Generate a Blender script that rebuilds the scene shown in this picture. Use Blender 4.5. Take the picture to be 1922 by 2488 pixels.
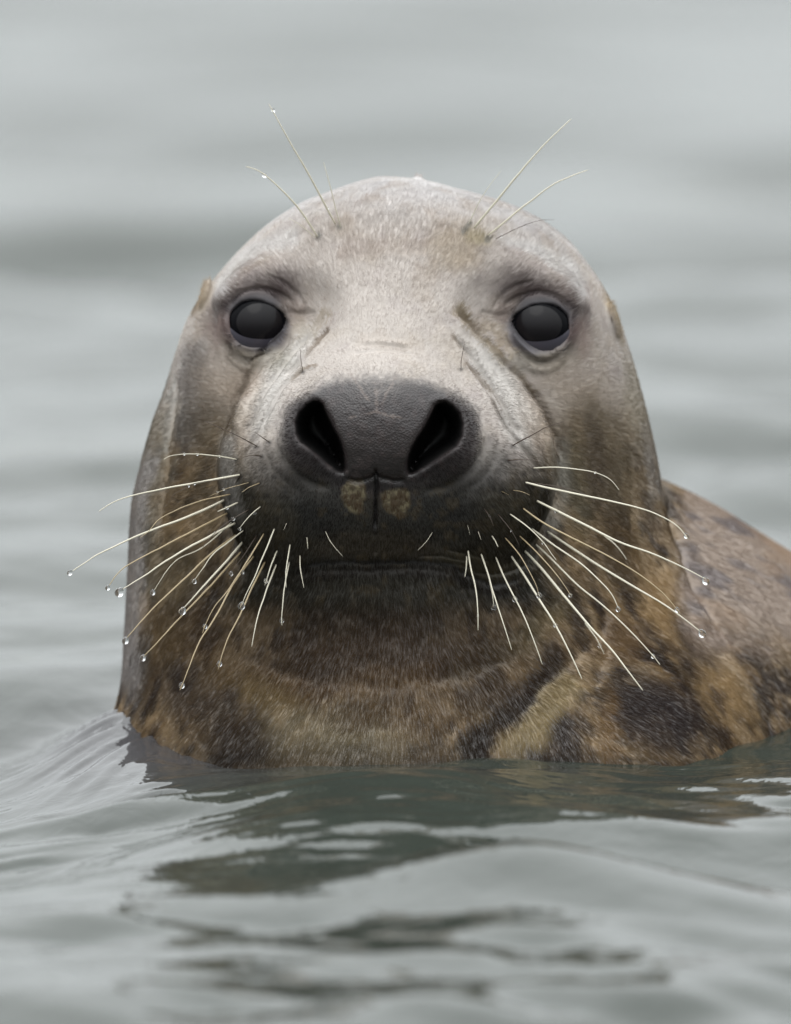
import bpy, math, random
import numpy as np
from mathutils import Vector, Matrix

for o in list(bpy.data.objects):
    bpy.data.objects.remove(o)
rng = np.random.default_rng(7)
random.seed(7)
COL = bpy.context.scene.collection
SC = bpy.context.scene

# ------------------------------------------------------------------ camera
S = 0.48 / 1922.0                 # metres per unit of the measuring frame
CAM_H, CAM_D = 1.05, 10.0
TH = math.atan2(CAM_H - 0.1515, CAM_D)
cam_d = bpy.data.cameras.new('camera')
cam = bpy.data.objects.new('camera', cam_d)
COL.objects.link(cam)
cam.location = (0, -CAM_D, CAM_H)
cam.rotation_euler = (math.pi / 2 - TH, 0, 0)
cam_d.sensor_fit = 'HORIZONTAL'
cam_d.sensor_width = 24
cam_d.lens = 24 * math.hypot(CAM_D, CAM_H - 0.1515) / 0.48
cam_d.clip_start = 0.1
cam_d.clip_end = 20000
cam_d.dof.use_dof = True
cam_d.dof.focus_distance = math.hypot(CAM_D, CAM_H - 0.1515) + 0.0
cam_d.dof.aperture_fstop = 4.8
SC.camera = cam

# ------------------------------------------------------------------ overcast sky
SUN_EL, SUN_ROT = math.radians(58), math.radians(200)
world = bpy.data.worlds.new('World')
SC.world = world
world.use_nodes = True
nt = world.node_tree
nt.nodes.clear()
wo = nt.nodes.new('ShaderNodeOutputWorld')
bg = nt.nodes.new('ShaderNodeBackground')
bg.inputs['Strength'].default_value = 0.12
sky = nt.nodes.new('ShaderNodeTexSky')
sky.sky_type = 'NISHITA'
sky.sun_disc = False
sky.sun_elevation = SUN_EL
sky.sun_rotation = SUN_ROT
tc = nt.nodes.new('ShaderNodeTexCoord')
sx = nt.nodes.new('ShaderNodeSeparateXYZ')
nt.links.new(tc.outputs['Generated'], sx.inputs[0])
mr = nt.nodes.new('ShaderNodeMapRange')       # overcast sky: brighter towards the zenith
mr.inputs['From Min'].default_value = 0.0
mr.inputs['From Max'].default_value = 1.0
mr.inputs['To Min'].default_value = 6.3
mr.inputs['To Max'].default_value = 31.0
nt.links.new(sx.outputs['Z'], mr.inputs['Value'])
grey = nt.nodes.new('ShaderNodeVectorMath')
grey.operation = 'SCALE'
grey.inputs[0].default_value = (0.948, 0.985, 0.992)
nt.links.new(mr.outputs[0], grey.inputs['Scale'])
mx = nt.nodes.new('ShaderNodeMix')
mx.data_type = 'RGBA'
mx.inputs['Factor'].default_value = 0.92
nt.links.new(sky.outputs[0], mx.inputs['A'])
nt.links.new(grey.outputs[0], mx.inputs['B'])
nt.links.new(mx.outputs['Result'], bg.inputs['Color'])
nt.links.new(bg.outputs[0], wo.inputs['Surface'])

sun_d = bpy.data.lights.new('sun', 'SUN')
sun_d.energy = 0.6
sun_d.angle = math.radians(40)
sun_d.color = (1.0, 0.98, 0.95)
sun = bpy.data.objects.new('sun', sun_d)
COL.objects.link(sun)
sun.rotation_euler = (math.pi / 2 - SUN_EL, 0, math.pi - SUN_ROT)

vs = SC.view_settings
vs.view_transform = 'Standard'
vs.look = 'None'
vs.gamma = 1
vs.use_curve_mapping = False
vs.exposure = -0.06
SC.cycles.max_bounces = 8
SC.cycles.transparent_max_bounces = 8
SC.cycles.sample_clamp_indirect = 4.0

# ------------------------------------------------------------------ measuring frame of the seal
# The animal faces the viewer; its frame is a plain rotation about X (x right, y down, d into depth).
AX_R = np.array([1.0, 0, 0])
AX_F = np.array([0, math.cos(TH), -math.sin(TH)])
AX_U = np.array([0, math.sin(TH), math.cos(TH)])
ORG = np.array([0, 0, 0.1515])


def to_world(P):
    P = np.asarray(P, dtype=np.float64)
    a, b, c = (P[..., 0] - 961) * S, (1244 - P[..., 1]) * S, P[..., 2] * S
    return ORG + a[..., None] * AX_R + b[..., None] * AX_U + c[..., None] * AX_F


def from_world(W):
    Q = np.asarray(W) - ORG
    return np.stack([Q @ AX_R / S + 961, 1244 - Q @ AX_U / S, Q @ AX_F / S], -1)


# ------------------------------------------------------------------ noise
def _hash(ix, iy, iz, seed):
    h = (ix.astype(np.int64) * 374761393 + iy.astype(np.int64) * 668265263
         + iz.astype(np.int64) * 2147483647 + seed * 974711) & 0xffffffff
    h = ((h ^ (h >> 13)) * 1274126177) & 0xffffffff
    h = h ^ (h >> 16)
    return (h & 0xffffff).astype(np.float32) / float(0xffffff)


def vnoise(P, scale, seed=0):
    Q = P / scale
    I = np.floor(Q)
    F = (Q - I).astype(np.float32)
    F = F * F * (3 - 2 * F)
    I = I.astype(np.int64)
    out = 0
    for dx in (0, 1):
        wx = F[:, 0] if dx else 1 - F[:, 0]
        for dy in (0, 1):
            wy = F[:, 1] if dy else 1 - F[:, 1]
            for dz in (0, 1):
                wz = F[:, 2] if dz else 1 - F[:, 2]
                out = out + wx * wy * wz * _hash(I[:, 0] + dx, I[:, 1] + dy, I[:, 2] + dz, seed)
    return out


def fbm(P, scale, octaves=4, seed=0, gain=0.5):
    a, s, t = 1.0, 0, 0
    P = np.asarray(P)
    for o in range(octaves):
        s = s + a * vnoise(P + 17.3 * o, scale, seed + o)
        t += a
        a *= gain
        scale = scale / 2.03
    return s / t


def sstep(a, b, x):
    t = np.clip((x - a) / (b - a), 0, 1)
    return t * t * (3 - 2 * t)


# ------------------------------------------------------------------ distance field of the seal
def smin(a, b, k):
    h = np.clip(0.5 + 0.5 * (b - a) / k, 0, 1)
    return b + (a - b) * h - k * h * (1 - h)


def smax(a, b, k):
    return -smin(-a, -b, k)


def ell(P, c, r, rot=None):
    Q = P - np.array(c, dtype=np.float32)
    if rot is not None:                       # rotation in the x-y plane, degrees
        t = math.radians(rot)
        x = Q[:, 0] * math.cos(t) + Q[:, 1] * math.sin(t)
        y = -Q[:, 0] * math.sin(t) + Q[:, 1] * math.cos(t)
        Q = np.stack([x, y, Q[:, 2]], -1)
    r = np.array(r, dtype=np.float32)
    k0 = np.linalg.norm(Q / r, axis=1)
    k1 = np.linalg.norm(Q / (r * r), axis=1) + 1e-6
    return k0 * (k0 - 1) / k1


def cone(P, a, b, ra, rb, sx=1.0):
    a = np.array(a, dtype=np.float32); b = np.array(b, dtype=np.float32)
    ab = b - a
    t = np.clip(((P - a) @ ab) / (ab @ ab), 0, 1)
    D = P - (a + t[:, None] * ab)
    D = D * np.array([1 / sx, 1, 1], dtype=np.float32)
    return np.linalg.norm(D, axis=1) - (ra + (rb - ra) * t)


def tab(v, pts):
    pts = np.array(pts, dtype=np.float64)
    # smooth (cubic Hermite) table look-up
    x, y = pts[:, 0], pts[:, 1]
    m = np.gradient(y, x)
    i = np.clip(np.searchsorted(x, v) - 1, 0, len(x) - 2)
    h = x[i + 1] - x[i]
    t = np.clip((v - x[i]) / h, 0, 1)
    return ((1 + 2 * t) * (1 - t) ** 2 * y[i] + t * (1 - t) ** 2 * h * m[i]
            + t * t * (3 - 2 * t) * y[i + 1] + t * t * (t - 1) * h * m[i + 1])


YS = [417, 425, 445, 484, 547, 638, 752, 843, 934, 1025, 1139, 1207, 1367, 1538, 1697, 1850, 2400]
#       left and right outline of head and neck, then front and back depth
XL = [941, 884, 824, 726, 632, 540, 456, 421, 393, 360, 328, 312, 300, 291, 276, 222, 120]
XR = [943, 1026, 1108, 1240, 1356, 1440, 1506, 1538, 1565, 1588, 1612, 1622, 1650, 1690, 1720, 1740, 1800]
DF = [648, 560, 490, 415, 345, 290, 262, 260, 265, 275, 285, 285, 275, 222, 165, 110, 60]
DB = [652, 740, 800, 880, 960, 1030, 1090, 1120, 1150, 1170, 1190, 1210, 1250, 1300, 1350, 1400, 1500]


def bell(P):
    y = P[:, 1]
    tabs = {}
    for nm, A, B in (('x', XL, XR), ('d', DF, DB)):
        A, B = np.array(A, float), np.array(B, float)
        c, w2 = (A + B) / 2, ((B - A) / 2) ** 2
        tabs[nm] = (tab(y, np.stack([YS, c], 1)), tab(y, np.stack([YS, w2], 1)),
                    (tab(y + 4, np.stack([YS, w2], 1)) - tab(y - 4, np.stack([YS, w2], 1))) / 8)
    cx, wx, gx = tabs['x']
    cd, wd, gd = tabs['d']
    wx = np.maximum(wx, 4); wd = np.maximum(wd, 4)
    qx, qd = P[:, 0] - cx, P[:, 2] - cd
    ex, ed = np.abs(qx) / np.sqrt(wx), np.abs(qd) / np.sqrt(wd)
    p = 2.0
    F = ex ** p + ed ** p - 1
    g = np.sqrt((2 * qx / wx) ** 2 + (2 * qd / wd) ** 2 + (qx ** 2 / wx ** 2 * gx + qd ** 2 / wd ** 2 * gd) ** 2)
    f = F / np.maximum(g, 1e-3)
    f = np.where(y < 417, np.maximum(f, 0) + (417 - y), f)
    return f


def poly2(P, pts):
    """signed distance to a closed polygon in x, y"""
    x, y = P[:, 0], P[:, 1]
    n = len(pts)
    d = np.full(len(x), 1e9, dtype=np.float64)
    inside = np.zeros(len(x), dtype=bool)
    for i in range(n):
        ax, ay = pts[i]; bx, by = pts[(i + 1) % n]
        ex, ey = bx - ax, by - ay
        t = np.clip(((x - ax) * ex + (y - ay) * ey) / (ex * ex + ey * ey), 0, 1)
        d = np.minimum(d, np.hypot(x - ax - t * ex, y - ay - t * ey))
        c = ((ay > y) != (by > y)) & (x < (bx - ax) * (y - ay) / ((by - ay) if by != ay else 1e-9) + ax)
        inside ^= c
    return np.where(inside, -d, d)


def smooth_poly(pts, it=2):
    for _ in range(it):
        q = []
        n = len(pts)
        for i in range(n):
            a, b = pts[i], pts[(i + 1) % n]
            q += [(a[0] * .75 + b[0] * .25, a[1] * .75 + b[1] * .25), (a[0] * .25 + b[0] * .75, a[1] * .25 + b[1] * .75)]
        pts = q
    return pts


NOS_L = smooth_poly([(752, 972), (782, 974), (794, 1002), (808, 1032), (829, 1070), (840, 1110), (840, 1150), (812, 1144), (764, 1100), (720, 1068), (716, 1012)], 1)
NOS_R = smooth_poly([(1092, 976), (1060, 978), (1046, 1006), (1030, 1038), (1003, 1076), (988, 1114), (988, 1154), (1014, 1148), (1068, 1112), (1122, 1076), (1126, 1014)], 1)
EYE_L = smooth_poly([(553, 772), (560, 750), (586, 728), (626, 724), (666, 741), (694, 760), (690, 788), (664, 820), (628, 842), (590, 838), (560, 812)])
EYE_R = smooth_poly([(1386, 784), (1382, 760), (1354, 738), (1312, 733), (1274, 748), (1244, 766), (1248, 788), (1278, 826), (1318, 850), (1356, 842), (1384, 816)])
EYE_C = {-1: (624, 782, 408), 1: (1316, 788, 408)}
EYE_RAD = 88


def body_sdf(P, coarse=False):
    P = P.astype(np.float32)
    f = bell(P)
    # body trailing back to the right, below and behind the neck
    b = cone(P, (1440, 1900, 1150), (3400, 2960, 3000), 740, 640, 1.0)
    b2 = ell(P, (1440, 1800, 1080), (520, 740, 520), -24)
    b = smin(b, b2, 120)
    f = smin(f, b, 110)
    f = smin(f, ell(P, (1530, 1960, 470), (280, 270, 350)), 280)      # right side of the chest
    # shoulder under the water film at left
    f = smin(f, ell(P, (330, 2180, 700), (300, 330, 340)), 130)
    # snout
    m = cone(P, (965, 800, 560), (922, 1030, 262), 350, 240, 1.02)
    m = smin(m, ell(P, (922, 1035, 190), (225, 140, 160)), 90)          # nose
    for s in (-1, 1):
        m = smin(m, ell(P, (938 + s * 165, 1010, 330), (165, 190, 190), s * -24), 80)
    for s in (-1, 1):
        cx = 920 + s * 6
        m = smin(m, ell(P, (940 + s * 226, 1155, 300), (188, 212, 212), s * 12), 90)   # whisker pad
    m = smin(m, ell(P, (915, 1215, 262), (190, 135, 172)), 60)          # upper lip
    f = smin(f, m, 42)
    f = smin(f, ell(P, (925, 1385, 385), (310, 140, 178)), 150)          # chin
    # nostril wings
    for s in (-1, 1):
        w = ell(P, (921 + s * 178, 1062, 118), (72, 112, 92), -s * 14)
        f = smin(f, w, 34)
    f = smin(f, ell(P, (917, 1020, 96), (120, 130, 82)), 50)            # nose leather
    # brow and cheek volumes
    for s in (-1, 1):
        ex, ey, ed = EYE_C[s]
        f = smin(f, ell(P, (ex - s * 4, ey - 90, ed + 14), (120, 58, 95), s * 24), 60)
        f = smax(f, -ell(P, (ex - s * 34, ey - 34, ed - 156), (135, 86, 96), s * 26), 60)   # socket
        lid = np.linalg.norm(P - np.array([ex, ey, ed], dtype=np.float32), axis=1) - (EYE_RAD + 6)
        f = smin(f, lid, 22)
        f = smax(f, -ell(P, (ex - s * 128, ey - 34, ed - 235), (62, 74, 110), -s * 30), 60)
    f = smin(f, ell(P, (494, 706, 560), (11, 36, 30), 16), 18)
    f = smin(f, ell(P, (1498, 770, 560), (11, 44, 30), -14), 18)
    # openings
    for pts, s in ((EYE_L, -1), (EYE_R, 1)):
        ex, ey, ed = EYE_C[s]
        box = (np.abs(P[:, 0] - ex) < 130) & (np.abs(P[:, 1] - ey) < 130) & (P[:, 2] < 560)
        if box.any():
            q = poly2(P[box], pts)
            hole = np.maximum(q + 0.0 * (P[box, 2] - ed), P[box, 2] - (ed + 20))
            f[box] = smax(f[box], -hole, 9)
    for pts in (NOS_L, NOS_R):
        box = (np.abs(P[:, 0] - pts[0][0]) < 170) & (np.abs(P[:, 1] - 1060) < 150) & (P[:, 2] < 330)
        if box.any():
            Q = P[box]
            q = poly2(Q, pts) + 0.16 * np.maximum(Q[:, 2] - 60, 0)
            hole = smax(q, Q[:, 2] - 250, 20)
            f[box] = smax(f[box], -hole, 17)
    return f


def graded(segs):
    out = []
    for a, b, h in segs:
        n = max(1, int(round((b - a) / h)))
        out += list(np.linspace(a, b, n, endpoint=False))
    out.append(segs[-1][1])
    return np.array(out, dtype=np.float32)


def surface_nets():
    gx = graded([(-260, 240, 40), (240, 520, 18), (520, 1400, 14), (1400, 1800, 18), (1800, 2700, 60), (2700, 4300, 90)])
    gy = graded([(390, 520, 14), (520, 1420, 14), (1420, 1900, 18), (1900, 2450, 50)])
    gd = graded([(-30, 460, 14), (460, 760, 20), (760, 2400, 60), (2400, 4000, 90)])
    nx, ny, nz = len(gx), len(gy), len(gd)
    G = np.stack(np.meshgrid(gx, gy, gd, indexing='ij'), -1).reshape(-1, 3)
    f = np.empty(len(G), dtype=np.float32)
    for i in range(0, len(G), 400000):
        f[i:i + 400000] = body_sdf(G[i:i + 400000])
    f = f.reshape(nx, ny, nz)
    f[0] = f[-1] = 50; f[:, -1] = 50; f[:, :, -1] = 50     # close it off below the water and far behind
    g = [gx, gy, gd]
    sgn = f < 0
    c = np.zeros((nx - 1, ny - 1, nz - 1), dtype=np.int8)
    for a in (0, 1):
        for b in (0, 1):
            for e in (0, 1):
                c += sgn[a:nx - 1 + a, b:ny - 1 + b, e:nz - 1 + e]
    cells = np.argwhere((c > 0) & (c < 8))
    idx = -np.ones(c.shape, dtype=np.int64)
    idx[tuple(cells.T)] = np.arange(len(cells))
    acc = np.zeros((len(cells), 3)); cnt = np.zeros(len(cells))
    corners = [(a, b, e) for a in (0, 1) for b in (0, 1) for e in (0, 1)]
    for i, p in enumerate(corners):
        for q in corners[i + 1:]:
            if sum(abs(p[k] - q[k]) for k in range(3)) != 1:
                continue
            fp = f[cells[:, 0] + p[0], cells[:, 1] + p[1], cells[:, 2] + p[2]]
            fq = f[cells[:, 0] + q[0], cells[:, 1] + q[1], cells[:, 2] + q[2]]
            m = (fp < 0) != (fq < 0)
            t = np.where(m, fp / np.where(fp == fq, 1, fp - fq), 0)
            pp = np.stack([g[k][cells[:, k] + p[k]] for k in range(3)], -1)
            qq = np.stack([g[k][cells[:, k] + q[k]] for k in range(3)], -1)
            acc += np.where(m[:, None], pp + (qq - pp) * t[:, None], 0)
            cnt += m
    V = acc / cnt[:, None]
    quads = []
    for ax in range(3):
        sl0 = [slice(None)] * 3; sl1 = [slice(None)] * 3
        sl0[ax] = slice(0, -1); sl1[ax] = slice(1, None)
        a, b = sgn[tuple(sl0)], sgn[tuple(sl1)]
        E = np.argwhere(a != b)
        o1, o2 = [(1, 2), (2, 0), (0, 1)][ax]
        E = E[(E[:, o1] > 0) & (E[:, o2] > 0) & (E[:, o1] < f.shape[o1] - 1) & (E[:, o2] < f.shape[o2] - 1)]
        d1 = np.zeros(3, int); d1[o1] = 1
        d2 = np.zeros(3, int); d2[o2] = 1
        q = np.stack([idx[tuple((E - d1 - d2).T)], idx[tuple((E - d2).T)], idx[tuple(E.T)], idx[tuple((E - d1).T)]], 1)
        flip = ~sgn[tuple(E.T)]
        q[flip] = q[flip][:, ::-1]
        quads.append(q)
    Q = np.concatenate(quads)
    return V, Q


def subdivide(V, Q):
    e = np.stack([Q, np.roll(Q, -1, 1)], -1).reshape(-1, 2)
    es = np.sort(e, 1)
    key = es[:, 0] * (len(V) + 1) + es[:, 1]
    u, first, inv = np.unique(key, return_index=True, return_inverse=True)
    em = V[es[first]].mean(1)
    fc = V[Q].mean(1)
    n, m = len(V), len(u)
    ei = (n + inv).reshape(-1, 4)
    ci = n + m + np.arange(len(Q))
    V2 = np.concatenate([V, em, fc])
    out = [np.stack([Q[:, k], ei[:, k], ci, ei[:, (k - 1) % 4]], 1) for k in range(4)]
    return V2, np.concatenate(out)


def chunks(fn, V, n=300000):
    return np.concatenate([fn(V[i:i + n]) for i in range(0, len(V), n)])


def grad(V, h=2.0):
    g = np.empty((len(V), 3))
    for k in range(3):
        o = np.zeros(3); o[k] = h
        g[:, k] = (chunks(body_sdf, V + o) - chunks(body_sdf, V - o)) / (2 * h)
    return g


def project(V, it=2):
    for _ in range(it):
        f = chunks(body_sdf, V)
        g = grad(V)
        gl = np.linalg.norm(g, axis=1)
        st = f / np.maximum(gl, 0.3)
        V = V - np.clip(st, -12, 12)[:, None] * g / np.maximum(gl, 1e-3)[:, None]
    return V


def vnormals(V, Q):
    n = np.cross(V[Q[:, 2]] - V[Q[:, 0]], V[Q[:, 3]] - V[Q[:, 1]])
    N = np.zeros_like(V)
    for k in range(4):
        for c in range(3):
            N[:, c] += np.bincount(Q[:, k], n[:, c], len(V))
    return N / np.maximum(np.linalg.norm(N, axis=1), 1e-9)[:, None]


def relax(V, Q, it=1, w=0.5):
    for _ in range(it):
        A = np.zeros_like(V); c = np.zeros(len(V))
        for k in range(4):
            a, b = Q[:, k], Q[:, (k + 1) % 4]
            for ch in range(3):
                A[:, ch] += np.bincount(a, V[b, ch], len(V)) + np.bincount(b, V[a, ch], len(V))
            c += np.bincount(a, minlength=len(V)) + np.bincount(b, minlength=len(V))
        V = V * (1 - w) + w * A / np.maximum(c, 1)[:, None]
    return V


import time
_t = time.time()
V, Q = surface_nets()
V = relax(V, Q, 1)
V, Q = subdivide(V, Q)
V = project(V, 2)
V, Q = subdivide(V, Q)
V = project(V, 1)
Vr = relax(V, Q, 12, .6)
mk = (1 - sstep(430, 452, V[:, 1]))[:, None]
V = V * (1 - mk) + Vr * mk
print('seal mesh', len(V), len(Q), round(time.time() - _t, 1))


def make_mesh(name, V, Q, smooth=True):
    me = bpy.data.meshes.new(name)
    me.vertices.add(len(V)); me.vertices.foreach_set('co', np.asarray(V, dtype=np.float32).ravel())
    k = Q.shape[1]
    me.loops.add(Q.size); me.loops.foreach_set('vertex_index', Q.astype(np.int32).ravel())
    me.polygons.add(len(Q)); me.polygons.foreach_set('loop_start', (np.arange(len(Q)) * k).astype(np.int32))
    me.update(calc_edges=True)
    if smooth:
        me.polygons.foreach_set('use_smooth', np.ones(len(Q), dtype=bool))
    return me


# ------------------------------------------------------------------ wrinkles, grooves
def seg_dist(P, pts):
    """distance to a polyline in the face plane, signed side, and the position along it (0..1)"""
    d = np.full(len(P), 1e9); side = np.zeros(len(P)); par = np.zeros(len(P))
    L = [math.dist(pts[i], pts[i + 1]) for i in range(len(pts) - 1)]
    tot, acc = sum(L), 0
    for i in range(len(pts) - 1):
        ax, ay = pts[i]; ex, ey = pts[i + 1][0] - ax, pts[i + 1][1] - ay
        qx, qy = P[:, 0] - ax, P[:, 1] - ay
        t = np.clip((qx * ex + qy * ey) / (ex * ex + ey * ey), 0, 1)
        dd = np.hypot(qx - t * ex, qy - t * ey)
        m = dd < d
        d[m] = dd[m]
        side[m] = np.sign(ex * qy - ey * qx)[m]
        par[m] = ((acc + t * L[i]) / tot)[m]
        acc += L[i]
    return d, side, par


def spline(pts, n=6):
    pts = [tuple(map(float, p)) for p in pts]
    if len(pts) < 3:
        return pts
    out = []
    for i in range(len(pts) - 1):
        p0 = pts[max(i - 1, 0)]; p1 = pts[i]; p2 = pts[i + 1]; p3 = pts[min(i + 2, len(pts) - 1)]
        for k in range(n):
            t = k / n
            out.append(tuple(0.5 * (2 * b + (c - a) * t + (2 * a - 5 * b + 4 * c - d) * t * t
                                    + (3 * b - a - 3 * c + d) * t ** 3) for a, b, c, d in zip(p0, p1, p2, p3)))
    out.append(pts[-1])
    return out


def near(P, pts, r):
    xs = [p[0] for p in pts]; ys = [p[1] for p in pts]
    return (P[:, 0] > min(xs) - r) & (P[:, 0] < max(xs) + r) & (P[:, 1] > min(ys) - r) & (P[:, 1] < max(ys) + r)


N = vnormals(V, Q)
front = sstep(0.05, 0.35, -N[:, 2]) * (V[:, 2] < 900)
warp = np.stack([fbm(V, 60, 3, 11) - .5, fbm(V, 60, 3, 12) - .5], -1)
VW = V[:, :2] + warp * 14

FOLDS = [   # points, width, height (negative: groove), ends fade
    ([(705, 762), (650, 832), (600, 915), (570, 990), (550, 1060)], 9, -16),
    ([(720, 775), (664, 845), (614, 928), (584, 1003), (566, 1070)], 11, 11),
    ([(760, 800), (700, 860), (655, 925), (622, 990), (596, 1060)], 5.5, -9),
    ([(800, 790), (760, 830), (725, 872), (690, 910)], 5, -9),
    ([(770, 885), (735, 898), (700, 925), (668, 975), (640, 1030)], 4, -4),
    ([(1105, 740), (1160, 808), (1215, 868), (1270, 925), (1320, 995), (1348, 1060), (1362, 1120)], 9, -16),
    ([(1090, 750), (1146, 820), (1200, 880), (1256, 938), (1304, 1006), (1334, 1070), (1350, 1130)], 11, 11),
    ([(1092, 806), (1146, 862), (1190, 925), (1232, 995), (1275, 1070)], 5.5, -9),
    ([(1127, 875), (1165, 915), (1200, 965), (1240, 1040), (1290, 1110), (1330, 1160)], 5, -8),
    ([(873, 834), (930, 828), (995, 838)], 4, 2), ([(868, 844), (930, 838), (1000, 848)], 4, -1.5),
    ([(850, 862), (930, 852), (1010, 862)], 5, -2.5),
    ([(912, 1135), (913, 1200), (912, 1292)], 5, -13), ([(912, 1290), (914, 1350)], 5, -4),
    ([(835, 1165), (870, 1172), (912, 1160), (955, 1172), (990, 1165)], 6, -5),
    ([(690, 1396), (740, 1378), (800, 1368), (910, 1367), (1000, 1365), (1085, 1372), (1130, 1392), (1195, 1418), (1250, 1412), (1300, 1392)], 9, -3),
    ([(700, 1408), (745, 1392), (800, 1384), (910, 1383), (1000, 1381), (1085, 1388), (1130, 1408)], 9, -2),
    ([(1060, 1362), (1120, 1372), (1180, 1395), (1240, 1390), (1290, 1370)], 5, -3),
    ([(1010, 1352), (1080, 1352), (1150, 1368)], 4, -2.5), ([(1080, 1335), (1140, 1348), (1200, 1368)], 4, -2),
    ([(700, 985), (672, 1030), (668, 1080), (695, 1130), (755, 1175), (820, 1190)], 12, -6),
    ([(1148, 985), (1176, 1030), (1180, 1080), (1152, 1135), (1085, 1182), (1015, 1194)], 12, -6),
    ([(668, 990), (644, 1040), (642, 1095), (668, 1150), (720, 1190)], 8, -1),
    ([(1180, 990), (1204, 1040), (1208, 1095), (1182, 1150), (1130, 1195)], 8, -1),
    ([(722, 1074), (770, 1106), (812, 1150)], 8, 2), ([(1124, 1084), (1070, 1120), (1016, 1156)], 8, 2),
    # lids
    ([(558, 820), (590, 850), (630, 856), (668, 836), (700, 800)], 6, 5),
    ([(545, 822), (580, 862), (630, 870), (678, 848), (712, 806)], 5, -6),
    ([(540, 838), (575, 880), (625, 890), (680, 862)], 8, 4),
    ([(1242, 800), (1274, 838), (1312, 860), (1352, 852), (1384, 826)], 6, 5),
    ([(1232, 806), (1264, 852), (1312, 876), (1362, 864), (1396, 830)], 5, -6),
    ([(1238, 838), (1280, 884), (1330, 892), (1380, 866)], 8, 4),
    ([(548, 745), (575, 712), (625, 696), (675, 708), (715, 742)], 5, -5),
    ([(1392, 758), (1364, 720), (1312, 704), (1262, 716), (1220, 748)], 5, -5),
    ([(640, 664), (685, 680), (720, 715), (735, 745)], 6, -4), ([(1300, 678), (1250, 690), (1215, 722), (1195, 752)], 6, -4),
    ([(690, 752), (730, 760), (770, 750)], 7, -5), ([(1250, 760), (1205, 764), (1165, 752)], 7, -5),
    # throat and neck folds
    
    ([(520, 1560), (700, 1640), (915, 1668), (1130, 1640), (1330, 1560)], 22, -3),
    ([(412, 860), (408, 1000), (396, 1130), (372, 1300)], 12, -10),
    ([(1612, 1150), (1640, 1240), (1668, 1330), (1700, 1420), (1770, 1530), (1850, 1610)], 14, -16),
    ([(1590, 1160), (1618, 1260), (1645, 1350), (1680, 1440), (1740, 1550)], 16, 9),
    ([(1380, 1280), (1450, 1420), (1480, 1560), (1440, 1700)], 18, -5),
    ([(1230, 1780), (1330, 1660), (1440, 1570), (1500, 1480)], 20, -5),
]
disp = np.zeros(len(V))
for pts, w, h in FOLDS:
    sp = spline(pts)
    m = near(VW, sp, w * 4)
    d, side, par = seg_dist(VW[m], sp)
    fade = sstep(0, 0.14, par) * sstep(0, 0.14, 1 - par)
    disp[m] += h * (1.5 if max(p[1] for p in pts) < 1200 and w < 12 else 1) * np.exp(-(d / w) ** 2) * fade * (0.75 + 0.5 * vnoise(V[m], 30, 5))
# nostril rims: thin raised lip, pores on the whisker pads
for bx, by, s in ((735, 1062, -1), (1106, 1062, 1)):
    pass
disp += (fbm(V, 30, 2, 21) - .5) * 3 + (fbm(V, 110, 2, 22) - .5) * 9
skin_n = (fbm(V, 9, 2, 23) - .5)
disp += skin_n * 0.7
V = V + N * (disp * front)[:, None]
N = vnormals(V, Q)

# ------------------------------------------------------------------ coat pattern
def lin(c):
    c = np.array(c, dtype=np.float64) / 255.0
    return np.where(c <= 0.04045, c / 12.92, ((c + 0.055) / 1.055) ** 2.4)


PALE = (209, 198, 190); TAN = (150, 132, 104); BROWN = (92, 70, 47); DARK = (52, 46, 44); GREY = (138, 132, 128)
LEATHER = (57, 50, 51); OLIVE = (56, 52, 44)


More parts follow.
